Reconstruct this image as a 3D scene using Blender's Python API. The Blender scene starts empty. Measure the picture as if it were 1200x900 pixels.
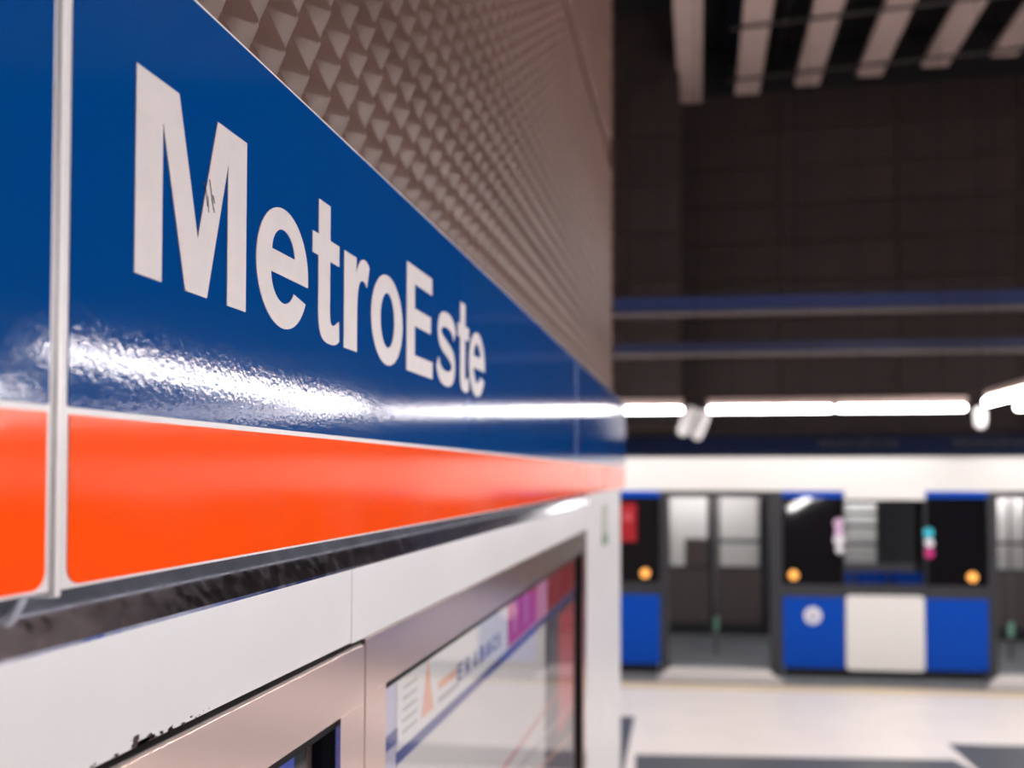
import bpy, bmesh, math, random
from mathutils import Matrix, Vector
random.seed(7)
S = bpy.context.scene
COL = S.collection

# ---------------------------------------------------------------- camera
cam_d = bpy.data.cameras.new('camera'); cam = bpy.data.objects.new('camera', cam_d); COL.objects.link(cam)
cam_d.sensor_fit = 'HORIZONTAL'; cam_d.sensor_width = 36; cam_d.lens = 30.6
cam_d.shift_x = -0.09; cam_d.shift_y = 0.0692
cam_d.clip_start = 0.02; cam_d.clip_end = 100
YAW = math.atan(110/1020); PITCH = math.atan(23*math.cos(YAW)/1020)
cam.location = (0.45, 0, 2.36)
cam.rotation_euler = (math.pi/2 + PITCH, 0, YAW)
cam_d.dof.use_dof = True; cam_d.dof.focus_distance = 0.86; cam_d.dof.aperture_fstop = 2.9
S.camera = cam

# ---------------------------------------------------------------- world, exposure
w = bpy.data.worlds.new('world'); S.world = w; w.use_nodes = True
w.node_tree.nodes['Background'].inputs[0].default_value = (0.9, 0.78, 0.75, 1)
w.node_tree.nodes['Background'].inputs[1].default_value = 0.02
S.view_settings.view_transform = 'Standard'; S.view_settings.look = 'None'
S.view_settings.gamma = 1; S.view_settings.use_curve_mapping = False
S.view_settings.exposure = 0.0
TUBE = 15.0          # strength of the tubes along the platform edge
TUBE2 = 64.0         # strength of the tubes in the rows over the platform

# ---------------------------------------------------------------- materials
def mat(name, col, rough=0.5, metal=0.0, coat=0.0, spec=0.5, noise=0.0, nscale=8.0, bump=0.0, bscale=60.0,
        bdist=0.002, emit=None, estr=0.0, trans=0.0, stretch=None, rvar=0.0, coat_rough=0.03, noise2=None):
    m = bpy.data.materials.new(name); m.use_nodes = True
    nt = m.node_tree; b = nt.nodes['Principled BSDF']
    b.inputs['Base Color'].default_value = (*col, 1); b.inputs['Roughness'].default_value = rough
    b.inputs['Metallic'].default_value = metal; b.inputs['Coat Weight'].default_value = coat
    b.inputs['Coat Roughness'].default_value = coat_rough
    b.inputs['Specular IOR Level'].default_value = spec
    b.inputs['Transmission Weight'].default_value = trans
    if emit: b.inputs['Emission Color'].default_value = (*emit, 1); b.inputs['Emission Strength'].default_value = estr
    tc = nt.nodes.new('ShaderNodeTexCoord'); mp = nt.nodes.new('ShaderNodeMapping')
    nt.links.new(tc.outputs['Object'], mp.inputs[0])
    if stretch: mp.inputs['Scale'].default_value = stretch
    def nz(scale, detail=5):
        n = nt.nodes.new('ShaderNodeTexNoise'); n.inputs['Scale'].default_value = scale
        n.inputs['Detail'].default_value = detail; nt.links.new(mp.outputs[0], n.inputs['Vector']); return n
    if noise > 0:
        n = nz(nscale); r = nt.nodes.new('ShaderNodeMapRange')
        r.inputs['From Min'].default_value = .3; r.inputs['From Max'].default_value = .7
        r.inputs['To Min'].default_value = 1-noise; r.inputs['To Max'].default_value = 1+noise
        nt.links.new(n.outputs['Fac'], r.inputs['Value'])
        v = nt.nodes.new('ShaderNodeVectorMath'); v.operation = 'SCALE'; v.inputs[0].default_value = col
        nt.links.new(r.outputs[0], v.inputs['Scale']); nt.links.new(v.outputs[0], b.inputs['Base Color'])
    if rvar > 0:
        n = nz(nscale*3); r = nt.nodes.new('ShaderNodeMapRange')
        r.inputs['From Min'].default_value = .3; r.inputs['From Max'].default_value = .7
        r.inputs['To Min'].default_value = max(0, rough-rvar); r.inputs['To Max'].default_value = rough+rvar
        nt.links.new(n.outputs['Fac'], r.inputs['Value']); nt.links.new(r.outputs[0], b.inputs['Roughness'])
    if bump > 0:
        n = nz(bscale, 3); bp = nt.nodes.new('ShaderNodeBump'); bp.inputs['Strength'].default_value = bump
        bp.inputs['Distance'].default_value = bdist
        nt.links.new(n.outputs['Fac'], bp.inputs['Height']); nt.links.new(bp.outputs[0], b.inputs['Normal'])
        nt.links.new(bp.outputs[0], b.inputs['Coat Normal'])
    return m

M = {}
M['blue'] = mat('blue_enamel', (0.0, 0.050, 0.225), 0.075, bump=.6, bscale=190, bdist=.00016, rvar=.015, nscale=30, spec=.26)
M['orange'] = mat('orange_enamel', (1.0, 0.085, 0.005), 0.10, bump=.5, bscale=150, bdist=.0001, spec=.3)
M['letter'] = mat('white_lettering', (.60, .56, .57), .45, noise=.03, nscale=40)
M['ink'] = mat('dark_scratch', (.03, .03, .05), .7)
M['white'] = mat('white_panel', (.68, .68, .70), .38, noise=.03, nscale=3, bump=.1, bscale=20)
M['whitecap'] = mat('white_edge_paint', (.70, .68, .70), .3)
M['chrome'] = mat('smudged_chrome', (.72, .77, .88), .16, 1, noise=.2, nscale=24, rvar=.08, bump=.25, bscale=30, bdist=.0003)
M['steel'] = mat('brushed_steel', (.92, .74, .68), .23, 1, noise=.07, nscale=7, bump=.12, bscale=400, bdist=.0002, stretch=(1, .06, 1))
M['strip'] = mat('joint_aluminium', (.62, .61, .62), .35, .6)
M['bodygrey'] = mat('dark_grey_tray', (.10, .10, .11), .6)
M['chip'] = mat('chipped_paint', (.05, .035, .04), .85)
M['black'] = mat('black_gasket', (.010, .010, .012), .6, spec=.1)
M['clad'] = mat('brown_pressed_cladding', (.122, .070, .058), .42, noise=.08, nscale=5, bump=.1, bscale=50, spec=.25)
M['core'] = mat('wall_core', (.12, .09, .08), .8, noise=.1)
M['floor'] = mat('polished_pale_floor', (.97, .91, .88), .36, noise=.03, nscale=2, bump=.04, bscale=90)
M['floordark'] = mat('dark_grey_floor_inlay', (.10, .11, .13), .4, noise=.08, nscale=4)
M['tactile'] = mat('cream_warning_strip', (.86, .72, .50), .5, noise=.03)
M['kerb'] = mat('platform_edge_stone', (.22, .2, .2), .6, noise=.1)
M['concrete'] = mat('dark_trackbed', (.05, .045, .04), .9, noise=.2)
M['ceil'] = mat('dark_ceiling', (.012, .011, .012), .9, noise=.2, nscale=1)
M['baffle'] = mat('pinkish_concrete_baffle', (.70, .52, .48), .8, noise=.06, nscale=3)
M['pipe'] = mat('grey_pipe', (.12, .10, .10), .5)
M['pipeblue'] = mat('navy_pipe', (.01, .02, .06), .5)
M['tile'] = mat('dark_brown_tile', (.048, .031, .030), .6, noise=.12, nscale=2.2)
M['tile2'] = mat('darker_brown_tile', (.041, .026, .025), .6, noise=.12, nscale=2.7)
M['bluebeam'] = mat('blue_painted_beam', (.008, .018, .085), .5, noise=.05)
M['navybeam'] = mat('navy_cable_tray', (.008, .012, .05), .5)
M['housing'] = mat('pinkish_lamp_housing', (.46, .34, .31), .5)
M['tube'] = mat('fluorescent_tube', (1, 1, 1), .4, emit=(1.0, .965, .95), estr=TUBE)
M['tube2'] = mat('bright_fluorescent_tube', (1, 1, 1), .4, emit=(1.0, .965, .95), estr=TUBE2)
M['lampin'] = mat('train_interior_lamp', (1, 1, 1), .4, emit=(1, .97, .95), estr=9)
M['lampwhite'] = mat('white_lamp_casing', (.92, .90, .90), .4)
M['t_white'] = mat('train_white', (.84, .83, .81), .25, coat=.4)
M['t_blue'] = mat('train_blue', (.0, .065, .46), .45, spec=.15)
M['t_dark'] = mat('train_dark_grey', (.03, .032, .038), .4)
M['t_grey'] = mat('train_grey_lining', (.16, .155, .165), .5)
M['t_brown'] = mat('train_door_panel', (.12, .095, .09), .5)
M['t_floor'] = mat('train_floor', (.30, .32, .35), .35, noise=.08, nscale=5)
M['t_sill'] = mat('pale_door_sill', (.93, .88, .87), .4)
M['t_glassdark'] = mat('dark_tinted_glass', (.006, .006, .008), .04, spec=.6)
M['t_under'] = mat('train_underframe', (.015, .015, .018), .7)
M['amber'] = mat('amber_lamp', (.9, .4, .08), .4, emit=(1, .42, .09), estr=1.1)
M['greenl'] = mat('pale_green_glint', (.3, .6, .45), .5)
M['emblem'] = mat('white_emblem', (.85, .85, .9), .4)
M['emblemred'] = mat('emblem_blue_mark', (.45, .45, .62), .4)
M['red'] = mat('red_poster', (.36, .006, .014), .45)
M['redlight'] = mat('faded_red_print', (.62, .10, .12), .45)
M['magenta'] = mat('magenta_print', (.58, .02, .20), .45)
M['pinkp'] = mat('pink_print', (.75, .30, .55), .45)
M['paper'] = mat('white_print', (.80, .78, .80), .5)
M['lilac'] = mat('lilac_backing', (.55, .52, .68), .5)
M['navyp'] = mat('navy_print', (.03, .05, .28), .5)
M['peach'] = mat('peach_print', (.85, .42, .30), .5)
M['greyp'] = mat('grey_print', (.45, .43, .45), .5)
M['mapbg'] = mat('pale_map_paper', (.74, .70, .70), .5)
M['greydark'] = mat('dark_grey_print', (.10, .09, .12), .5)
M['cyan'] = mat('cyan_reflection', (.05, .6, .75), .4)
M['lilacs'] = mat('lilac_reflection', (.75, .50, .72), .4)
M['adblue'] = mat('blue_screen_picture', (.02, .05, .35), .4, emit=(.02, .05, .3), estr=.5)
M['adpink'] = mat('pinkish_screen_picture', (.6, .4, .4), .4, emit=(.5, .3, .3), estr=.3)
M['green'] = mat('green_plate_print', (.10, .22, .11), .5)
M['greyplate'] = mat('grey_green_plate', (.42, .45, .40), .5)
M['farwhite'] = mat('far_white_panel', (.8, .77, .74), .5)
M['farblue'] = mat('far_blue_enamel', (.001, .010, .06), .5, spec=.2)
M['farorange'] = mat('far_orange_enamel', (.8, .12, .02), .4)
M['fartext'] = mat('far_lettering', (.035, .035, .045), .5)
M['rail'] = mat('steel_rail', (.3, .28, .27), .4, 1)

def glass(name, tint=(1, 1, 1), rough=0.0, ior=1.6):
    m = bpy.data.materials.new(name); m.use_nodes = True; nt = m.node_tree; nt.nodes.clear()
    o = nt.nodes.new('ShaderNodeOutputMaterial'); mx = nt.nodes.new('ShaderNodeMixShader')
    t = nt.nodes.new('ShaderNodeBsdfTransparent'); g = nt.nodes.new('ShaderNodeBsdfGlossy')
    f = nt.nodes.new('ShaderNodeFresnel'); f.inputs['IOR'].default_value = ior
    t.inputs[0].default_value = (*tint, 1); g.inputs['Roughness'].default_value = rough
    ge = nt.nodes.new('ShaderNodeNewGeometry'); sb = nt.nodes.new('ShaderNodeMath'); sb.operation = 'SUBTRACT'; sb.inputs[0].default_value = 1
    ml = nt.nodes.new('ShaderNodeMath'); ml.operation = 'MULTIPLY'
    nt.links.new(ge.outputs['Backfacing'], sb.inputs[1]); nt.links.new(sb.outputs[0], ml.inputs[0]); nt.links.new(f.outputs[0], ml.inputs[1])
    nt.links.new(ml.outputs[0], mx.inputs[0]); nt.links.new(t.outputs[0], mx.inputs[1]); nt.links.new(g.outputs[0], mx.inputs[2])
    nt.links.new(mx.outputs[0], o.inputs[0]); return m
M['glass'] = glass('clear_glass', (.96, .97, .97), .012, 2.1)
M['t_glass'] = glass('train_glass', (.92, .93, .94), .01)

# ---------------------------------------------------------------- helpers
class MB:
    def __init__(s): s.v = []; s.f = []
    def box(s, a, b):
        x0, y0, z0 = a; x1, y1, z1 = b; n = len(s.v)
        s.v += [(x0, y0, z0), (x1, y0, z0), (x1, y1, z0), (x0, y1, z0), (x0, y0, z1), (x1, y0, z1), (x1, y1, z1), (x0, y1, z1)]
        s.f += [tuple(n+i for i in q) for q in ((0, 3, 2, 1), (4, 5, 6, 7), (0, 1, 5, 4), (1, 2, 6, 5), (2, 3, 7, 6), (3, 0, 4, 7))]
        return s
    def tube(s, p, q, r, n=16, r2=None, cap=True):
        p = Vector(p); q = Vector(q); d = (q-p).normalized(); r2 = r if r2 is None else r2
        u = d.orthogonal().normalized(); w_ = d.cross(u); k = len(s.v)
        for c, rr in ((p, r), (q, r2)):
            for i in range(n):
                a = 2*math.pi*i/n; s.v.append(tuple(c + rr*(math.cos(a)*u + math.sin(a)*w_)))
        for i in range(n):
            j = (i+1) % n; s.f.append((k+i, k+j, k+n+j, k+n+i))
        if cap: s.f.append(tuple(k+i for i in reversed(range(n)))); s.f.append(tuple(k+n+i for i in range(n)))
        return s
    def rounded(s, p, q, r, n=14):          # a tube with domed ends
        p = Vector(p); q = Vector(q); d = (q-p).normalized()
        s.tube(p, q, r, n, cap=False)
        for c, sg in ((p, -1), (q, 1)):
            s.tube(c, c+d*sg*r*.6, r, n, r*.8, cap=False); s.tube(c+d*sg*r*.6, c+d*sg*r, r*.8, n, r*.2)
        return s
    def prism(s, pts, axis, a, b):          # polygon pts (2D) extruded along axis between a and b
        n = len(pts); k = len(s.v)
        def mk(p, t):
            return {'x': (t, p[0], p[1]), 'y': (p[0], t, p[1]), 'z': (p[0], p[1], t)}[axis]
        s.v += [mk(p, a) for p in pts] + [mk(p, b) for p in pts]
        s.f.append(tuple(k+i for i in range(n))); s.f.append(tuple(k+n+i for i in reversed(range(n))))
        for i in range(n):
            j = (i+1) % n; s.f.append((k+i, k+j, k+n+j, k+n+i))
        return s
    def build(s, name, m, parent=None, bevel=0.0, smooth=False, seg=2, kind=None):
        me = bpy.data.meshes.new(name); me.from_pydata(s.v, [], s.f); me.update()
        bm = bmesh.new(); bm.from_mesh(me); bmesh.ops.recalc_face_normals(bm, faces=bm.faces)
        if bevel > 0:
            bmesh.ops.bevel(bm, geom=list(bm.edges), offset=bevel, segments=seg, profile=.5, affect='EDGES', clamp_overlap=True)
        if smooth:
            for f in bm.faces: f.smooth = len(f.verts) <= 4
        bm.to_mesh(me); bm.free()
        return link(name, me, m, parent, kind)
def link(name, me, m, parent=None, kind=None):
    me.materials.append(m); o = bpy.data.objects.new(name, me); COL.objects.link(o)
    if parent is not None: o.parent = parent; o.matrix_parent_inverse = parent.matrix_basis.inverted()
    if kind: o['kind'] = kind
    return o
def box(name, a, b, m, parent=None, bevel=0.0, kind=None): return MB().box(a, b).build(name, m, parent, bevel, kind=kind)
def thing(name, loc, label, cat, group=None, kind=None):
    o = bpy.data.objects.new(name, None); o.empty_display_size = .1; COL.objects.link(o); o.location = loc
    if label: o['label'] = label
    if cat: o['category'] = cat
    if group: o['group'] = group
    if kind: o['kind'] = kind
    return o
def structure(name, loc=(0, 0, 0)): return thing(name, loc, None, None, None, 'structure')
def copy_tree(o, dx=(0, 0, 0)):
    c = o.copy(); COL.objects.link(c); c.location = Vector(o.location) + Vector(dx)
    for ch in list(o.children):
        d = ch.copy(); COL.objects.link(d); d.parent = c
        for g in list(ch.children):
            e = g.copy(); COL.objects.link(e); e.parent = d
    return c

# ---- lettering: flat 2D outlines (holes allowed) in a (u, v) plane
def arc(cx, cy, rx, ry, a0, a1, n=20):
    return [(cx+rx*math.cos(math.radians(a0+(a1-a0)*i/n)), cy+ry*math.sin(math.radians(a0+(a1-a0)*i/n))) for i in range(n+1)]
def bezier(p, n=10):                       # chain of cubic segments
    out = []
    for k in range(0, len(p)-1, 3):
        a, b, c, d = p[k:k+4]
        for i in range(n):
            t = i/n; q = 1-t
            out.append(tuple(q**3*a[j]+3*q*q*t*b[j]+3*q*t*t*c[j]+t**3*d[j] for j in (0, 1)))
    return out + [p[-1]]
def stroke(cl, wd):                        # band of half-width wd(t) along a centreline
    L = []; R = []
    for i, p in enumerate(cl):
        a = cl[max(0, i-1)]; b = cl[min(len(cl)-1, i+1)]; dx = b[0]-a[0]; dy = b[1]-a[1]; l = math.hypot(dx, dy) or 1
        h = wd(i/(len(cl)-1)); L.append((p[0]-dy/l*h, p[1]+dx/l*h)); R.append((p[0]+dy/l*h, p[1]-dx/l*h))
    return L + R[::-1]
def glyph(ch):                             # cap height 1, ink width 1 (scaled to the wanted width)
    if ch == 'M': return [[(0, 0), (0, 1), (.335, 1), (.51, .30), (.69, 1), (1, 1), (1, 0), (.80, 0), (.80, .80), (.60, 0), (.405, 0), (.205, .80), (.205, 0)]]
    if ch == 'E': return [[(0, 0), (0, 1), (.97, 1), (.97, .835), (.29, .835), (.29, .605), (.92, .605), (.92, .44), (.29, .44), (.29, .165), (1, .165), (1, 0)]]
    if ch == 'o': return [arc(.5, .365, .5, .385, 90, 450, 44)[:-1], arc(.5, .365, .225, .235, 90, 450, 36)[:-1]]
    if ch == 'e':
        return [[(1.0, .315)] + arc(.5, .365, .5, .385, 0, 334, 44) + arc(.5, .32, .235, .178, 330, 181, 18),
                arc(.5, .45, .222, .165, 4, 176, 20)]
    if ch == 't': return [[(0, .735), (0, .585), (.21, .585)] + bezier([(.21, .2), (.21, .02), (.36, -.015), (.66, -.015), (.80, -.015), (.9, -.005), (1, .03)], 6) +
                     [(.985, .175)] + bezier([(.80, .13), (.66, .115), (.635, .15), (.635, .22)], 5) + [(.635, .585), (.985, .585), (.985, .735), (.635, .735), (.635, .985), (.21, .985), (.21, .735)]]
    if ch == 'r': return [[(0, 0), (0, .735), (.47, .735)] + bezier([(.47, .62), (.55, .72), (.68, .755), (.80, .755), (.88, .755), (.95, .74), (1, .715)], 6) +
                     bezier([(.90, .545), (.83, .575), (.78, .58), (.73, .58), (.58, .58), (.50, .50), (.50, .30)], 8) + [(.50, 0)]]
    if ch == 's':
        cl = bezier([(.93, .545), (.84, .66), (.68, .68), (.50, .68), (.28, .68), (.14, .63), (.14, .54), (.14, .43), (.35, .41), (.52, .375), (.72, .335), (.87, .31), (.87, .20), (.87, .10), (.70, .055), (.50, .055), (.28, .055), (.14, .09), (.05, .205)], 9)
        return [stroke(cl, lambda t: .078)]
    if ch == 'I': return [[(0, 0), (0, 1), (1, 1), (1, 0)]]
    if ch == 'N': return [[(0, 0), (0, 1), (.28, 1), (.74, .35), (.74, 1), (1, 1), (1, 0), (.72, 0), (.26, .65), (.26, 0)]]
    if ch == 'R': return [[(0, 0), (0, 1), (.6, 1), (.92, .9), (.95, .68), (.8, .5), (.62, .44), (1, 0), (.7, 0), (.38, .4), (.27, .4), (.27, 0)], [(.27, .57), (.55, .57), (.66, .65), (.66, .76), (.56, .84), (.27, .84)]]
    if ch == 'C': return [stroke(arc(.52, .5, .42, .42, 40, 320, 24), lambda t: .11)]
    if ch == 'A': return [[(0, 0), (.37, 1), (.63, 1), (1, 0), (.73, 0), (.66, .2), (.34, .2), (.27, 0)], [(.39, .36), (.61, .36), (.5, .72)]]
    if ch == 'B': return [[(0, 0), (0, 1), (.65, 1), (.92, .88), (.92, .66), (.78, .54), (1, .42), (.98, .14), (.7, 0)], [(.27, .17), (.62, .17), (.7, .3), (.6, .43), (.27, .43)], [(.27, .6), (.56, .6), (.64, .72), (.55, .84), (.27, .84)]]
def flat_shape(name, loops, m, parent, x, thick, tr, axis='x'):
    cu = bpy.data.curves.new(name, 'CURVE'); cu.dimensions = '2D'; cu.fill_mode = 'BOTH'; cu.extrude = thick/2
    for lp in loops:
        sp = cu.splines.new('POLY'); sp.points.add(len(lp)-1); sp.use_cyclic_u = True
        for i, p in enumerate(lp): sp.points[i].co = (*tr(p), 0, 1)
    tmp = bpy.data.objects.new('tmp', cu); COL.objects.link(tmp)
    dg = bpy.context.evaluated_depsgraph_get(); me = bpy.data.meshes.new_from_object(tmp.evaluated_get(dg))
    bpy.data.objects.remove(tmp); bpy.data.curves.remove(cu)
    me.materials.clear(); me.name = name
    # local (u, v, w) -> world
    if axis == 'x': mt = Matrix(((0, 0, 1, x), (1, 0, 0, 0), (0, 1, 0, 0), (0, 0, 0, 1)))
    else: mt = Matrix(((1, 0, 0, 0), (0, 0, -1, x), (0, 1, 0, 0), (0, 0, 0, 1)))
    me.transform(mt)
    return link(name, me, m, parent)
def rrect(y0, z0, y1, z1, r, corners='1111', n=6):   # corners: bottom-left, bottom-right, top-right, top-left
    out = []
    for (cx, cy, a), on in zip(((y0, z0, 180), (y1, z0, 270), (y1, z1, 0), (y0, z1, 90)), corners):
        if on == '1':
            sx = 1 if cx == y0 else -1; sy = 1 if cy == z0 else -1
            out += arc(cx+sx*r, cy+sy*r, r, r, a, a+90, n)
        else: out.append((cx, cy))
    return out

# ================================================================ SETTING
fl = structure('floor', (0, 0, 0))
slab = MB().box((-7, -6, -.25), (13, 9.68, 0)).build('floor_slab', M['floor'], fl)
box('warning_strip', (-7, 9.68, -.25), (13, 9.93, .004), M['tactile'], fl)
box('platform_edge', (-7, 9.93, -.25), (13, 10.06, 0), M['kerb'], fl)
MB().prism([(-.078, 7.37), (2.55, 7.51), (2.61, 7.30), (2.62, 6.9), (-.05, 6.95)], 'z', .0, .003).build('dark_inlay', M['floordark'], fl)
MB().prism([(2.62, 7.95), (6.6, 8.05), (6.6, 6.4), (2.78, 6.4), (2.66, 7.3)], 'z', .0, .003).build('dark_inlay', M['floordark'], fl)
MB().prism([(-.32, 8.50), (-.17, 8.51), (-.135, 6.2), (-.32, 6.2)], 'z', .0, .003).build('dark_inlay', M['floordark'], fl)
tb = structure('trim_1'); tb.name = 'trim_1'
box('track_bed', (-6, 10.06, -1.3), (14, 15, -1.15), M['concrete'], tb)
box('platform_face', (-6, 10.0, -1.3), (14, 10.05, -.26), M['concrete'], tb)
for y in (10.8, 12.24): box('rail', (-6, y, -1.15), (14, y+.07, -1.0), M['rail'], tb)

ce = structure('ceiling', (0, 0, 9.2))
box('ceiling_slab', (-6, -6.2, 9.3), (14, 15.5, 9.5), M['ceil'], ce)
ends = lambda x: 14.12 - .245*(x-.32)
for k in range(0, 13):
    x = .335 + .905*k
    bf = box('baffle', (x-.19, -6, 8.4), (x+.19, ends(x), 8.50), M['baffle'], ce, .01)
for (x0, y0, z, r, m) in ((.92, -6, 8.95, .09, 'pipeblue'), (1.02, -6, 8.7, .05, 'pipeblue'), (1.72, -6, 8.9, .04, 'pipe')):
    MB().tube((x0, y0, z), (x0, 13.7, z), r, 12).build('ceiling_pipe', M[m], ce, smooth=True)
for (x0, ya) in ((.9, 11.7), (.9, 13.25), (.9, 9.6)):
    MB().tube((x0, ya, 8.35), (11, ya-.14*(11-x0), 8.35), .02, 10).build('ceiling_conduit', M['pipe'], ce, smooth=True)

# far wall (slightly skewed), tiles as parts
def skew_empty(name, loc, deg):
    o = structure(name, loc); o.rotation_euler = (0, 0, math.radians(-deg)); return o
fw = skew_empty('wall_far', (0, 14.2, 0), 4)
def local(o, parent): o.parent = parent; o.matrix_parent_inverse = Matrix.Identity(4); return o
local(box('wall_backing', (-6, .03, -1.3), (14, .3, 9.2), M['core']), fw)
tm = []
for i in range(4):
    me = bpy.data.meshes.new('tile'); b = bmesh.new(); bmesh.ops.create_cube(b, size=1)
    bmesh.ops.scale(b, vec=(1.78, .05, .595), verts=b.verts); bmesh.ops.bevel(b, geom=list(b.edges), offset=.008, segments=1, affect='EDGES')
    b.to_mesh(me); b.free(); me.materials.append(M['tile'] if i % 2 else M['tile2']); tm.append(me)
nrow = 9; z0 = 8.5
for r in range(nrow):
    for c in range(-2, 6):
        o = bpy.data.objects.new('tile', tm[random.randrange(4)]); COL.objects.link(o); o.parent = fw
        o.location = (.86+1.8*c, random.uniform(-.004, .004), z0-.3-.61*r)
local(box('soffit_band', (-6, -.02, 8.5), (14, .03, 9.25), M['ceil']), fw)
# station band of the far wall
local(box('blue_band', (-6, -.06, 2.50), (14, .02, 2.985), M['farblue'], None, .004), fw)
local(box('orange_band', (-6, -.06, 2.30), (14, .02, 2.495), M['farorange'], None, .004), fw)
for c in range(-4, 10):
    local(box('white_panel', (c*1.4, -.03, .2), (c*1.4+1.385, .02, 2.28), M['farwhite'], None, .004), fw)
def word(text, widths, u0s, cap, base, m, parent, x, thick, axis, loc=False):
    for ch, u0, wd in zip(text, u0s, widths):
        o = flat_shape('letter', glyph(ch), m, parent, x, thick, lambda p, u0=u0, wd=wd: (u0+p[0]*wd, base+p[1]*cap), axis)
        if loc: local(o, parent)
LU = [.6077, .7876, .9097, .9955, 1.0822, 1.2203, 1.3657, 1.4915, 1.5667]
LW = [.1612, .1113, .0724, .080, .1200, .1240, .1130, .0740, .1180]
for ox in (2.35, 4.36):
    word('MetroEste', [w_*1.12 for w_ in LW], [ox+(u-.6074)*1.12 for u in LU], .13, 2.79, M['fartext'], fw, -.064, .004, 'y', True)
pi_ = structure('wall_pilaster', (0, 13.0, 0))
for r in range(9):
    for c in range(2):
        o = box('tile', (-1.43+.81*c+.006, 12.96, 3.06+.73*r+.011), (-1.43+.81*(c+1)-.006, 13.03, 3.06+.73*(r+1)), M['tile'] if (r+c) % 2 else M['tile2'], pi_, .006)
box('pilaster_core', (-1.42, 13.0, 3.05), (.18, 13.9, 9.25), M['core'], pi_)

# other walls of the hall (right, behind the camera)
wr = structure('wall_right')
box('wall_face', (13, -6.2, -.25), (13.2, 10.0, 9.3), M['tile'], wr)
wb = structure('wall_back')
box('wall_face', (-1.3, -6.2, -.25), (13, -6.0, 9.3), M['tile'], wb)

# long beams and trays above the track
def beam(name, label, cat, z0, z1, y, m, lip):
    t = thing(name, (2, y, z0), label, cat)
    box('beam_web', (-4, y-.05, z0), (12.5, y+.05, z1), M[m], t, .006)
    box('lower_flange', (-4, y-.10, z0-.035), (12.5, y+.05, z0), M[lip], t, .004)
    for x in (-2.8, 1.55, 5.9, 10.2):
        MB().tube((x, y, z1), (x, y, 8.98 if x > 6 else 9.3), .004, 8).build('hanger_rod', M['black'], t)
    return t
beam('cable_tray', 'blue horizontal beam hanging above the track, upper of the two', 'beam', 4.19, 4.37, 9.9, 'bluebeam', 'pipe')
beam('cable_tray', 'thin navy cable tray hanging lower, just above the lamp row', 'cable tray', 3.74, 3.86, 10.0, 'navybeam', 'pipe')

# ================================================================ LAMPS
def lamp(p, q, label, group, r=.034, width=.11, hang=True, m='tube'):
    p = Vector(p); q = Vector(q); mid = (p+q)/2
    t = thing('tube_lamp', mid, label, 'lamp', group)
    d = (q-p).normalized(); side = d.cross(Vector((0, 0, 1))).normalized(); up = Vector((0, 0, 1))
    mb = MB()
    n = len(mb.v)
    a = p - d*.01; b = q + d*.01
    prof = [(-width/2, .05), (-width*.3, .12), (width*.3, .12), (width/2, .05)]
    for c in (a, b):
        for (s_, h) in prof: mb.v.append(tuple(c + side*s_ + up*h))
    mb.f += [(0, 1, 5, 4), (1, 2, 6, 5), (2, 3, 7, 6), (3, 0, 4, 7), (3, 2, 1, 0), (4, 5, 6, 7)]
    mb.build('housing', M['housing'], t)
    MB().rounded(p+d*.03, q-d*.03, r, 14).build('tube', M[m], t, smooth=True)
    for c in (p+d*.03, q-d*.03): MB().box(tuple(c-Vector((.014, .014, 0))), tuple(c+Vector((.014, .014, .06)))).build('tube_socket', M['lampwhite'], t)
    if hang:
        for c in (p+d*.25, q-d*.25):
            MB().tube(tuple(c+up*.115), (c.x, c.y, 8.37 if False else 9.3), .003, 6).build('hanger_rod', M['black'], t)
    return t
zr = 3.062
G1 = 'fluorescent lamps in the row along the platform edge'
segs = [(-1.17, .285), (.56, 1.885), (1.925, 3.255)]
labs = ['lit tube lamp just right of the sign end, leftmost of the edge row', 'lit tube lamp right of the pair of spotlights, in the edge row',
        'lit tube lamp left of the small loudspeaker, in the edge row']
for (a, b), l in zip(segs, labs): lamp((a, 9.5, zr), (b, 9.5, zr), l, G1)
for i in range(5): lamp((3.75+1.46*i, 9.5, zr), (5.16+1.46*i, 9.5, zr), 'lit tube lamp of the edge row beyond the right edge of the photo', G1)
G2 = 'fluorescent lamps in the row running toward the camera'
zs = 3.085
for i, (a, b) in enumerate(((9.1, 7.66), (7.5, 6.1), (6.02, 4.62), (3.5, 2.1), (2.0, .6), (.5, -.9))):  # last three are unseen lamps added to light the near wall
    lamp((3.335, b, zs), (3.335, a, zs), 'lit tube lamp starting at the right edge, farthest of the row toward the camera' if i == 0 else 'lit tube lamp of the row toward the camera, out of view on the right, nearest three added', G2, width=.05, m='tube2')
G3 = 'unseen fluorescent lamps added over the platform'  # hidden rows added to brighten the floor, train and sign
for x, ys in ((-1.5, (9.3, 7.8)), (-3.6, (9, 7.5, 6)), (5.6, (7.2, 5.7, 3.0, 0)), (8.0, (9.3, 7.8, 6.3)), (10.5, (9, 7, 5.5, 4))):
    for y in ys: lamp((x, y-1.4, zs), (x, y, zs), 'unseen tube lamp added over the platform to brighten it', G3, width=.05, m='tube2')
# sloping pair over the stairs behind the camera (seen mirrored in the train window)
lamp((2.86, -3, 2.92), (3.56, -3, 3.34), 'sloping tube lamp behind the camera, lower one, mirrored in the train window', 'sloping lamps behind the camera', .06, .14, m='tube2')
lamp((3.66, -3, 3.40), (4.36, -3, 3.84), 'sloping tube lamp behind the camera, upper one, mirrored in the train window', 'sloping lamps behind the camera', .06, .14, m='tube2')
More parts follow.
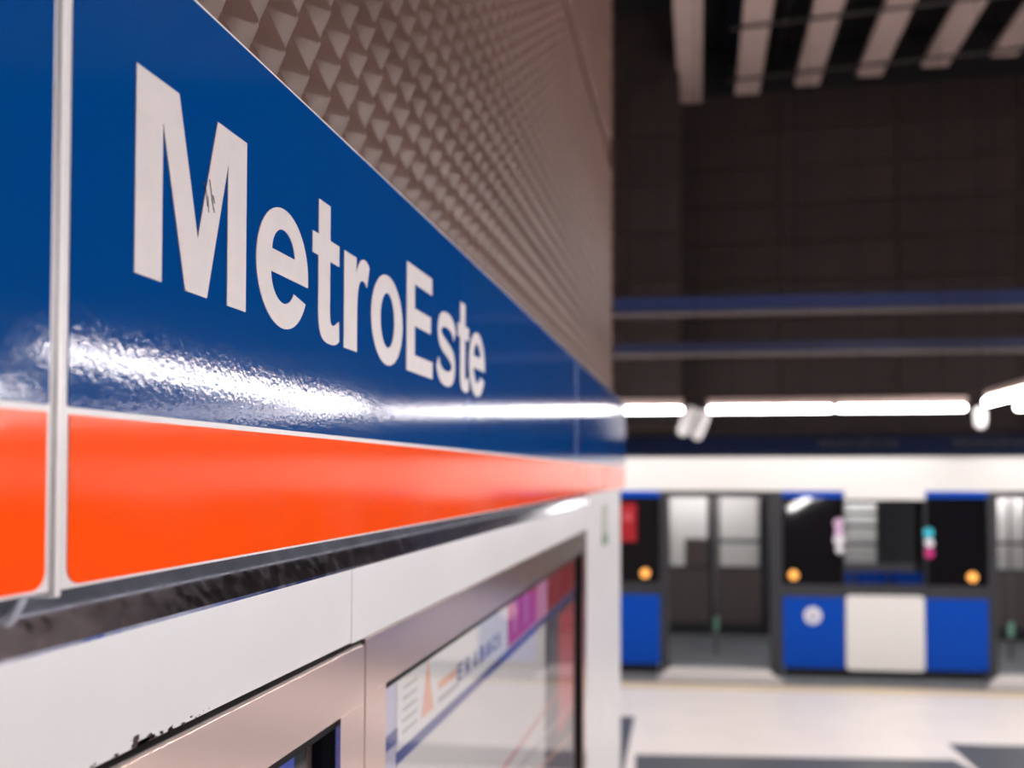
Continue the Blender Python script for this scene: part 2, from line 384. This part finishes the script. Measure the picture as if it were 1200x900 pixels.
# unseen lamps added behind the train to light the far wall, hooded above
for i in range(7):
    x = -2.6+2.2*i; y = 13.45
    t = thing('added_lamp', (x, y, 2.3), 'unseen hooded tube lamp added behind the train to light the far wall', 'lamp', 'unseen lamps added behind the train')
    MB().prism([(y-.12, 2.15), (y-.12, 2.42), (y+.40, 2.42), (y+.40, 2.40), (y-.10, 2.40), (y-.10, 2.15)], 'x', x, x+1.6).build('hood', M['t_dark'], t)
    MB().rounded((x+.1, y, 2.3), (x+1.5, y, 2.3), .025, 10).build('tube', M['tube2'], t, smooth=True)
    box('bracket', (x+.7, y+.40, 2.32), (x+.8, 14.2, 2.40), M['t_dark'], t)
# spotlights and loudspeaker in the lamp row
t = thing('spotlight_pair', (.415, 9.3, 3.06), 'pair of white tilted spotlights hanging in the gap of the lamp row', 'spotlight')
for s_ in (-1, 1):
    cx = .415+s_*.072; y = 9.3
    MB().rounded((cx-.045, y-.10, 2.80-.02*s_), (cx+.035, y+.02, 3.01-.02*s_), .064, 18).build('spotlight', M['lampwhite'], t, smooth=True)
box('bracket', (.33, 9.28, 3.0), (.53, 9.36, 3.05), M['lampwhite'], t, .005)
MB().tube((.43, 9.32, 3.05), (.43, 9.32, 9.3), .004, 8).build('hanger_rod', M['black'], t)
t = thing('loudspeaker', (3.335, 9.3, 3.0), 'small white rounded loudspeaker at the right end of the lamp row', 'loudspeaker')
MB().rounded((3.335, 9.3, 2.89), (3.335, 9.3, 3.0), .065, 18).build('speaker_body', M['lampwhite'], t, smooth=True)
MB().tube((3.335, 9.3, 3.0), (3.335, 9.3, 9.3), .004, 8).build('hanger_rod', M['black'], t)

# ================================================================ LEFT WALL
YE = 5.05                                   # the wall block ends here
wl = structure('wall_left')
box('wall_core', (-1.25, -3, -.25), (-.10, YE-.01, 9.3), M['core'], wl)
# brown pressed cladding: rhombic pyramids in staggered rows
PY, PZ = .0641, .0588
def stud_mesh(h=.025):
    a = PY/2; b = PZ
    c = .10
    v = [(0, -a, 0), (0, 0, -b), (0, a, 0), (0, 0, b), (h, -a*c, .002), (h, 0, -b*c+.002), (h, a*c, .002), (h, 0, b*c+.002)]
    f = [(0, 1, 5, 4), (1, 2, 6, 5), (2, 3, 7, 6), (3, 0, 4, 7), (4, 5, 6, 7)]
    return v, f
sv, sf = stud_mesh()
XB = -.064
studme = bpy.data.meshes.new('raised_stud'); studme.from_pydata(sv, [], sf); studme.update()
bm = bmesh.new(); bm.from_mesh(studme); bmesh.ops.recalc_face_normals(bm, faces=bm.faces)
if bm.faces[0].normal.x < 0: bmesh.ops.reverse_faces(bm, faces=bm.faces)
bmesh.ops.bevel(bm, geom=[e for e in bm.edges if not e.is_boundary], offset=.0022, segments=2, affect='EDGES')
for f in bm.faces: f.smooth = True
bm.to_mesh(studme); bm.free(); studme.materials.append(M['clad'])
Z0 = 2.865                                  # a row of apices measured in the photo
Y0 = .918
def studs(zlo, zhi):
    out = []
    r0 = math.ceil((zlo+PZ-Z0)/PZ); r1 = math.floor((zhi-PZ-Z0)/PZ)
    for r in range(r0, r1+1):
        z = Z0+r*PZ
        off = 0 if r % 2 == 0 else PY/2
        k0 = math.ceil((-.6-Y0-off)/PY); k1 = math.floor((YE-.02-PY/2-Y0-off)/PY)
        for k in range(k0, k1+1): out.append((Y0+off+k*PY, z))
    return out
lower = studs(2.70, 4.16); upper = studs(4.23, 6.8)
cx, cz = .45, 2.36
def vis(p):
    y, z = p
    if y < .45: return 9e9
    u = 818-1026*.495/(y+.05); v = 556-1026*(z-2.36)/(y+.05)
    return (y*y+(z-cz)**2) if u > 225 and v > -20 and (z-2.36) > (y)*.0 + .35 else 9e9
lower.sort(key=vis)
near = [p for p in lower[:300]]
rest = lower[300:] + upper
for y, z in near:
    o = bpy.data.objects.new('raised_stud', studme); COL.objects.link(o); o.parent = wl; o.location = (XB, y, z)
bv = [tuple(v.co) for v in studme.vertices]; bf_ = [tuple(p.vertices) for p in studme.polygons]
V = []; F_ = []
for y, z in rest:
    n = len(V); V += [(a+XB, b+y, c+z) for a, b, c in bv]; F_ += [tuple(n+i for i in q) for q in bf_]
me = bpy.data.meshes.new('raised_studs'); me.from_pydata(V, [], F_); me.update()
for p in me.polygons: p.use_smooth = True
link('raised_studs', me, M['clad'], wl, 'stuff')
box('cladding_panel', (-.10, -.7, 2.62), (XB, YE, 4.185), M['clad'], wl)
box('cladding_panel', (-.10, -.7, 4.215), (XB, YE, 6.9), M['clad'], wl)
box('cladding_joint', (-.11, -.7, 4.18), (-.075, YE-.01, 4.22), M['chip'], wl)
box('cladding_end', (-.10, YE-.004, 2.62), (-.040, YE+.004, 6.9), M['clad'], wl)

# sign band: enamel panels
def sign_panel(y0, y1, label, left_round=True):
    t = thing('sign_panel', (.0, (y0+y1)/2, 2.285), label, 'sign', 'blue and orange enamel sign panels')
    box('panel_body', (-.058, y0+.001, 2.284), (.0262, y1-.001, 2.761), M['bodygrey'], t)
    box('white_face', (.0262, y0, 2.2830), (.0285, y1, 2.762), M['whitecap'], t, .001)
    e = .005
    flat_shape('blue_field', [rrect(y0+.0035, 2.4055, y1-.0035, 2.7585, .002)], M['blue'], t, .0290, .0012, lambda p: p)
    flat_shape('orange_stripe', [rrect(y0+e, 2.2855, y1-e, 2.4005, .012, '1100')], M['orange'], t, .0290, .0012, lambda p: p)
    return t
sg = sign_panel(.5385, 3.000, 'long blue and orange sign panel reading MetroEste')
word('MetroEste', LW, LU, .1588, 2.5115, M['letter'], sg, .0300, .0008, 'x')
for (a, b, c, d, wd) in ((.7003, 2.6075, .7040, 2.5905, .0006), (.7065, 2.6150, .7115, 2.5955, .0007), (.7115, 2.5955, .7145, 2.5885, .0006), (.7120, 2.6030, .7145, 2.5965, .0008), (.6960, 2.6085, .7000, 2.6085, .0004), (.7045, 2.6, .7055, 2.586, .0004)):
    dy = c-a; dz = d-b; l = math.hypot(dy, dz); nx, nz = -dz/l*wd, dy/l*wd
    flat_shape('scratch', [[(a+nx, b+nz), (c+nx, d+nz), (c-nx, d-nz), (a-nx, b-nz)]], M['ink'], sg, .03055, .0003, lambda p: p)
sign_panel(-1.9, .5280, 'blue and orange sign panel cut off at the left photo edge')
sign_panel(3.008, 5.05, 'farthest blue and orange sign panel, blurred at the wall end')
js = thing('joint_strip', (.01, .533, 2.285), 'pale vertical metal strip between the two nearest sign panels', 'strip')
MB().box((-.05, .5290, 2.279), (.0285, .5375, 2.764)).build('strip_body', M['strip'], js, .0015)
MB().box((.0285, .5302, 2.279), (.0305, .5363, 2.764)).build('strip_face', M['whitecap'], js, .0008)
# chrome ledge under the sign
ch = thing('chrome_strip', (0, 1.5, 2.243), 'smudged chrome strip between the orange band and the white panels', 'strip')
MB().prism([(.0065, 2.2812), (.0275, 2.2465), (.0275, 2.2435), (-.03, 2.2435), (-.03, 2.2812)], 'y', -1.9, 3.42).build('strip_body', M['chrome'], ch)
# white panels
def wpanel(y0, y1, z0, z1, label):
    t = thing('white_panel', (-.02, (y0+y1)/2, z0), label, 'panel')
    box('panel_sheet', (-.02, y0, z0), (.0, y1, z1), M['white'], t, .0006)
    box('panel_core', (-.09, y0+.002, z0+.002), (-.02, y1-.002, z1-.002), M['black'], t)
    return t
wp = wpanel(-1.2, 1.0978, 2.1405, 2.2445, 'white panel above the left display case, with chipped lower edge')
wpanel(1.1000, 3.485, 2.1385, 2.2445, 'white panel above the right display case, plain')
# chips along the lower edge
for i in range(46):
    if i < 14: y = random.gauss(.665, .012); z = 2.1412+abs(random.gauss(0, .0022)); s_ = random.uniform(.0012, .0042)
    elif i < 22: y = random.gauss(.705, .012); z = 2.1408+abs(random.gauss(0, .0012)); s_ = random.uniform(.0009, .0026)
    else: y = random.uniform(.60, .78); z = 2.1406+abs(random.gauss(0, .0030)); s_ = random.uniform(.0003, .0011)
    n = 9; st = random.uniform(1.0, 2.6)
    flat_shape('paint_chip', [[(y+s_*st*random.uniform(.5, 1.1)*math.cos(2*math.pi*k/n), max(2.1406, z+s_*random.uniform(.5, 1.1)*math.sin(2*math.pi*k/n))) for k in range(n)]], M['chip'], wp, .0002, .0003, lambda p: p)
# corner pillar at the end of the wall
pl = thing('white_pillar', (-.05, 4.3, 0), 'white corner pillar at the far end of the wall, right of the cases', 'pillar')
box('pillar_sheet', (-.09, 3.505, .0), (.0, YE, 2.279), M['white'], pl, .002)
pt = thing('notice_plate', (0, 4.2, 2.0), 'small grey-green notice plate on the white corner pillar', 'plate')
box('plate', (.0, 4.08, 2.03), (.004, 4.30, 2.215), M['greyplate'], pt, .001)
box('green_print', (.004, 4.08, 2.02), (.0055, 4.30, 2.07), M['green'], pt)
# panels under the cases
for a, b, l in ((-1.2, 1.168, 'white panel below the left display case'), (1.172, 3.50, 'white panel below the right display case')):
    wpanel(a, b, .0, .83, l)

# display cases
def case(y0, y1, label, zt=2.1365, zb=.84, fr=.078):
    t = thing('display_case', (-.05, (y0+y1)/2, zb), label, 'display case')
    for (a, b, c, d) in ((y0, y1, zt-fr, zt), (y0, y1, zb, zb+fr), (y0, y0+fr, zb+fr, zt-fr), (y1-fr, y1, zb+fr, zt-fr)):
        box('frame_rail' if b-a > .1 else 'frame_stile', (-.006, a, c), (.0015, b, d), M['steel'], t, .0003)
    box('frame_lip', (-.03, y0+.001, zt-.001), (-.0025, y1-.001, zt+(.0022 if zt < 2.135 else .0006)), M['rail'], t)
    i0, i1, j0, j1 = y0+fr, y1-fr, zb+fr, zt-fr
    mb = MB(); g = .0015
    mb.box((-.09, i0-.01, j0-.01), (-.0055, i0+.001, j1+.01)); mb.box((-.09, i1-.001, j0-.01), (-.0055, i1+.01, j1+.01))
    mb.box((-.09, i0, j0-.01), (-.0055, i1, j0+.001)); mb.box((-.09, i0, j1-.001), (-.0055, i1, j1+.01))
    mb.build('inner_reveal', M['black'], t)
    box('top_gasket', (-.030, i0, j1-.013), (-.0055, i1, j1), M['black'], t)
    box('back_plate', (-.09, i0, j0), (-.075, i1, j1), M['black'], t)
    box('glass_pane', (-.024, i0, j0), (-.021, i1, j1), M['glass'], t)
    return t, i0, i1, j0, j1
c1, i0, i1, j0, j1 = case(.02, 1.1410, 'steel framed display case at the bottom left with a dark screen', 2.1310)
box('screen_bezel', (-.074, i0, j0), (-.045, i1-.001, j1-.001), M['black'], c1, .002)
box('screen_picture', (-.046, i0+.03, j1-.30), (-.043, i1-.035, j1-.025), M['adblue'], c1)
box('screen_picture', (-.046, i0+.03, j0+.03), (-.043, i1-.035, j1-.302), M['adpink'], c1)
c2, i0, i1, j0, j1 = case(1.1445, 3.498, 'large steel framed display case holding a map poster with magenta header')
PX = -.034
pp = thing('map_poster', (PX, 2.3, 1.0), 'pale map poster with white header and magenta and red blocks, in the right case', 'poster')
box('poster_backing', (PX-.012, i0+.002, j0+.002), (PX-.003, i1-.002, j1-.002), M['lilac'], pp)
def pr(name, y0, y1, z0, z1, m, dx=0.0): return box(name, (PX-.003, y0, z0), (PX-.0015+dx, y1, z1), M[m], pp)
zl = 1.910
pr('poster_sheet', 1.375, 2.75, j0+.01, zl-.02, 'mapbg'); pr('poster_side_field', 2.75, i1-.01, j0+.01, zl-.02, 'greydark'); pr('header_field', 1.375, i1-.01, zl, j1-.014, 'paper')
pr('blue_line', i0+.004, 1.376, 1.926, 1.949, 'navyp', .0006)
pr('blue_line', 1.375, i1-.01, zl-.020, zl-.001, 'navyp', .0006)
pr('magenta_block', 2.20, 2.62, zl+.005, j1-.015, 'magenta', .0005)
pr('pink_block', 2.60, 2.78, zl+.002, j1-.015, 'pinkp', .0008)
pr('red_block', 2.78, i1-.02, zl+.002, j1-.015, 'red', .0005)
pr('red_strip', 3.02, 3.38, 1.45, zl-.045, 'redlight', .0005)
pr('magenta_mark', 2.27, 2.30, zl+.03, j1-.02, 'pinkp', .001); pr('magenta_mark', 2.42, 2.45, zl+.03, j1-.02, 'pinkp', .001)
flat_shape('peak_mark', [[(1.50, zl+.02), (1.535, zl+.115), (1.57, zl+.02)]], M['peach'], pp, PX-.0012, .0008, lambda p: p)
for k in range(5):
    for q in range(2): pr('text_line', 1.40+.001*k, 1.475-.012*((k*3) % 3), zl+.022+.018*k, zl+.027+.018*k, 'greyp', .0006+.0001*q) if q == 0 else None
pr('text_line', 1.60, 1.74, zl+.02, zl+.03, 'greyp', .0006); pr('text_line', 1.60, 1.72, zl+.045, zl+.06, 'peach', .0006)
for k in range(3):
    MB().prism([(1.40+.02*k, j1-.42+.0), (3.35, 1.35+.12*k), (3.35, 1.36+.12*k), (1.40+.02*k, j1-.41)], 'x', PX-.003, PX-.0008).build('map_line', M[('peach', 'greyp', 'redlight')[k]], pp)
wd8 = 'ERABACI'
for k, chh in enumerate(wd8):
    u = 1.73+.060*k
    flat_shape('letter', glyph(chh), M['navyp'], pp, PX-.0010, .0008, lambda p, u=u, chh=chh: (u+p[0]*(.042 if chh != 'I' else .014), zl+.028+p[1]*.036))

# ================================================================ TRAIN
YT = 10.2; WT = 2.6; PIT = 3.68
tr = thing('metro_train', (3, YT+1.3, 0), 'blue and white metro train standing at the platform with open doors', 'train')
X0, X1 = -4.65, 13.6
MB().prism([(YT, 2.17), (YT, 2.50), (YT+.05, 2.56), (YT+WT-.05, 2.56), (YT+WT, 2.50), (YT+WT, 2.17), (YT+WT-.1, 2.17), (YT+WT-.1, 2.40), (YT+.1, 2.40), (YT+.1, 2.17)], 'x', X0, X1).build('white_roof_band', M['t_white'], tr)
box('roof_cover', (X0, YT+.3, 2.56), (X1, YT+WT-.3, 2.60), M['t_under'], tr, .02)
box('interior_ceiling', (X0, YT+.1, 2.30), (X1, YT+WT-.1, 2.40), M['t_grey'], tr)
box('interior_floor', (X0, YT+.02, -.03), (X1, YT+WT-.02, .03), M['t_floor'], tr)
box('underframe', (X0, YT+.02, -.75), (X1, YT+WT-.02, -.03), M['t_under'], tr)
for x in (X0-.03, X1): box('end_wall', (x, YT, -.1), (x+.03, YT+WT, 2.5), M['t_grey'], tr)
tilt = math.tan(math.radians(3.2))
def pane(name, x0, x1, z0, z1, m, yb, parent):
    yt = yb + (z1-z0)*tilt
    return MB().prism([(yb, z0), (yt, z1), (yt+.012, z1), (yb+.012, z0)], 'x', x0, x1).build(name, M[m], parent)
def disc(name, cx_, cz_, r, y0, y1, m, parent, n=24): return MB().prism([(cx_+r*math.cos(2*math.pi*i/n), cz_+r*math.sin(2*math.pi*i/n)) for i in range(n)], 'y', y0, y1).build(name, M[m], parent)
for k in range(-1, 4):
    d0 = .0226+PIT*k; d1 = d0+1.34               # door opening
    # jambs, header, sill
    for xa, xb in ((d0-.015, d0+.085), (d1-.085, d1+.05)):
        box('door_jamb', (xa, YT-.002, .04), (xb, YT+.13, 2.17), M['t_dark'], tr, .004)
    box('door_header', (d0+.085, YT+.02, 2.10), (d1-.085, YT+.13, 2.17), M['t_dark'], tr)
    MB().prism([(d0-.05, -.02), (d0+.05, .10), (d1-.10, .10), (d1+.06, -.02)], 'y', YT-.06, YT+.10).build('door_sill', M['t_sill'], tr)
    # grab pole in the door bay, opposite doors
    gp = MB().tube((d0+.66, YT+1.3, .03), (d0+.66, YT+1.3, 2.3), .018, 12).build('grab_pole', M['t_grey'], tr, smooth=True)
    box('pole_glint', (d0+.63, YT+1.27, .32), (d0+.69, YT+1.33, .50), M['greenl'], gp)  # pale box painting the green-white highlight on the pole
    for j, (a, b) in enumerate(((-.22+d0+.02, .66+d0), (.68+d0, 1.52+d0))):
        yo = YT+WT-.09
        wa, wb_ = (a+.19, b-.10) if j == 0 else (a+.06, b-.22)
        zb_, zt_ = 1.03, 2.03
        lf = MB()
        lf.box((a, yo, .05), (b, yo+.05, zb_)).box((a, yo, zt_), (b, yo+.05, 2.3)).box((a, yo, zb_), (wa, yo+.05, zt_)).box((wb_, yo, zb_), (b, yo+.05, zt_))
        lf = lf.build('opposite_door', M['t_dark'], tr)
        box('door_panel', (wa-.02, yo-.012, .22), (wb_+.02, yo, zb_-.04), M['t_brown'], lf, .004)
        box('door_glass', (wa, yo+.02, zb_), (wb_, yo+.025, zt_), M['t_glass'], lf)
        if j == 1: box('glazing_bar', (wa, yo-.005, 1.37), (wb_, yo+.03, 1.42), M['t_dark'], lf)
        else: box('sticker', (wa+.24, yo+.01, 1.03), (wb_, yo+.018, 1.43), M['t_brown'], lf)
    # bay between this door and the next
    a = d1+.055; b = d0+PIT-.02
    m1 = a+.695; m2 = a+1.60
    if b > X1: b = X1; 
    # lower body
    MB().prism(rrect(a, .15, m1, .955, .03, '1000'), 'y', YT, YT+.1).build('blue_panel', M['t_blue'], tr)
    MB().prism(rrect(m1+.01, .135, m2-.03, .985, .05), 'y', YT-.012, YT+.1).build('white_panel', M['t_white'], tr)
    MB().prism(rrect(m2-.02, .15, b, .955, .03, '0100'), 'y', YT, YT+.1).build('blue_panel', M['t_blue'], tr)
    box('skirt', (a+.02, YT+.06, -.2), (b-.02, YT+.1, .15), M['t_under'], tr)
    box('belt_rail', (a, YT+.004, .955), (b, YT+.1, 1.10), M['t_dark'], tr)
    box('window_surround', (a, YT+.10, 1.08), (m1-.02, YT+.12, 2.12), M['t_dark'], tr)
    box('window_surround', (m2, YT+.10, 1.08), (b, YT+.12, 2.12), M['t_dark'], tr)
    box('blue_strip', (a, YT-.004, 2.095), (m1-.01, YT+.1, 2.17), M['t_blue'], tr)
    box('blue_strip', (m2, YT-.004, 2.095), (b, YT+.1, 2.17), M['t_blue'], tr)
    box('white_drop', (m1, YT-.008, 2.07), (m2-.01, YT+.1, 2.175), M['t_white'], tr, .004)
    pane('side_window', a, m1-.01, 1.09, 2.095, 't_glassdark', YT+.004, tr)
    pane('side_window', m2, b, 1.09, 2.095, 't_glassdark', YT+.004, tr)
    pane('clear_window', m1, m2-.01, 1.09, 2.08, 't_glass', YT+.004, tr)
    for x in (m1-.012, m2-.012): box('window_post', (x, YT+.0, 1.08), (x+.014, YT+.10, 2.09), M['t_dark'], tr)
    for x in (a+.12, b-.17): disc('amber_lamp', x, 1.205, .052, YT-.02, YT+.01, 'amber', tr)
    em = disc('emblem', a+.335, .745, .098, YT-.008, YT, 'emblem', tr)
    disc('emblem_mark', a+.335, .735, .045, YT-.011, YT-.008, 'emblemred', em)
    il = box('interior_lamp', (a-1.2, YT+.9, 2.27), (b, YT+1.0, 2.30), M['lampin'], tr)
    # seats along the opposite side and lining
    yo = YT+WT-.09
    box('interior_lining', (a+.1, yo, .05), (b-.1, yo+.05, 1.10), M['t_grey'], tr)
    box('interior_lining', (a+.1, yo, 1.95), (b-.1, yo+.05, 2.30), M['t_dark'], tr)
    box('interior_lining', (a+.1, yo, 1.10), (a+1.02, yo+.05, 1.95), M['t_dark'], tr)
    box('interior_lining', (a+1.55, yo, 1.10), (b-.1, yo+.05, 1.95), M['t_dark'], tr)
    fw_ = box('opposite_window', (a+1.02, yo+.02, 1.10), (a+1.55, yo+.026, 1.95), M['t_glass'], tr)
    for z in (1.35, 1.60, 1.78): box('window_rail', (a+1.02, yo-.01, z), (a+1.55, yo+.01, z+.045), M['t_dark'], fw_)
    for i in range(4):
        xs = a+.28+.48*i
        if xs+.44 > X1: break
        st = MB().prism([(yo-.02, .48), (yo-.45, .48), (yo-.47, .44), (yo-.10, .40), (yo-.06, .95), (yo-.02, .98)], 'x', xs, xs+.44).build('seat', M['t_blue'], tr)
        box('seat_leg', (xs+.18, yo-.2, .03), (xs+.26, yo-.1, .41), M['t_dark'], st)
# red notice, then discs that paint coloured reflections onto the window glass
rp = box('red_notice', (-.46, YT-.004, 1.57), (-.27, YT+.002, 2.02), M['red'], tr)
disc('notice_mark', -.37, 1.86, .045, YT-.006, YT-.004, 'redlight', rp)
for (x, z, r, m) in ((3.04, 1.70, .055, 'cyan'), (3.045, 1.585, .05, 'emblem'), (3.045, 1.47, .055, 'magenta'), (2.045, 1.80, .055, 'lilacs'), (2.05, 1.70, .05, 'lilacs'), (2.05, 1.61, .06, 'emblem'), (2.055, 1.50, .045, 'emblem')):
    disc('reflection_disc', x, z, r, YT-.008, YT-.002, m, tr)
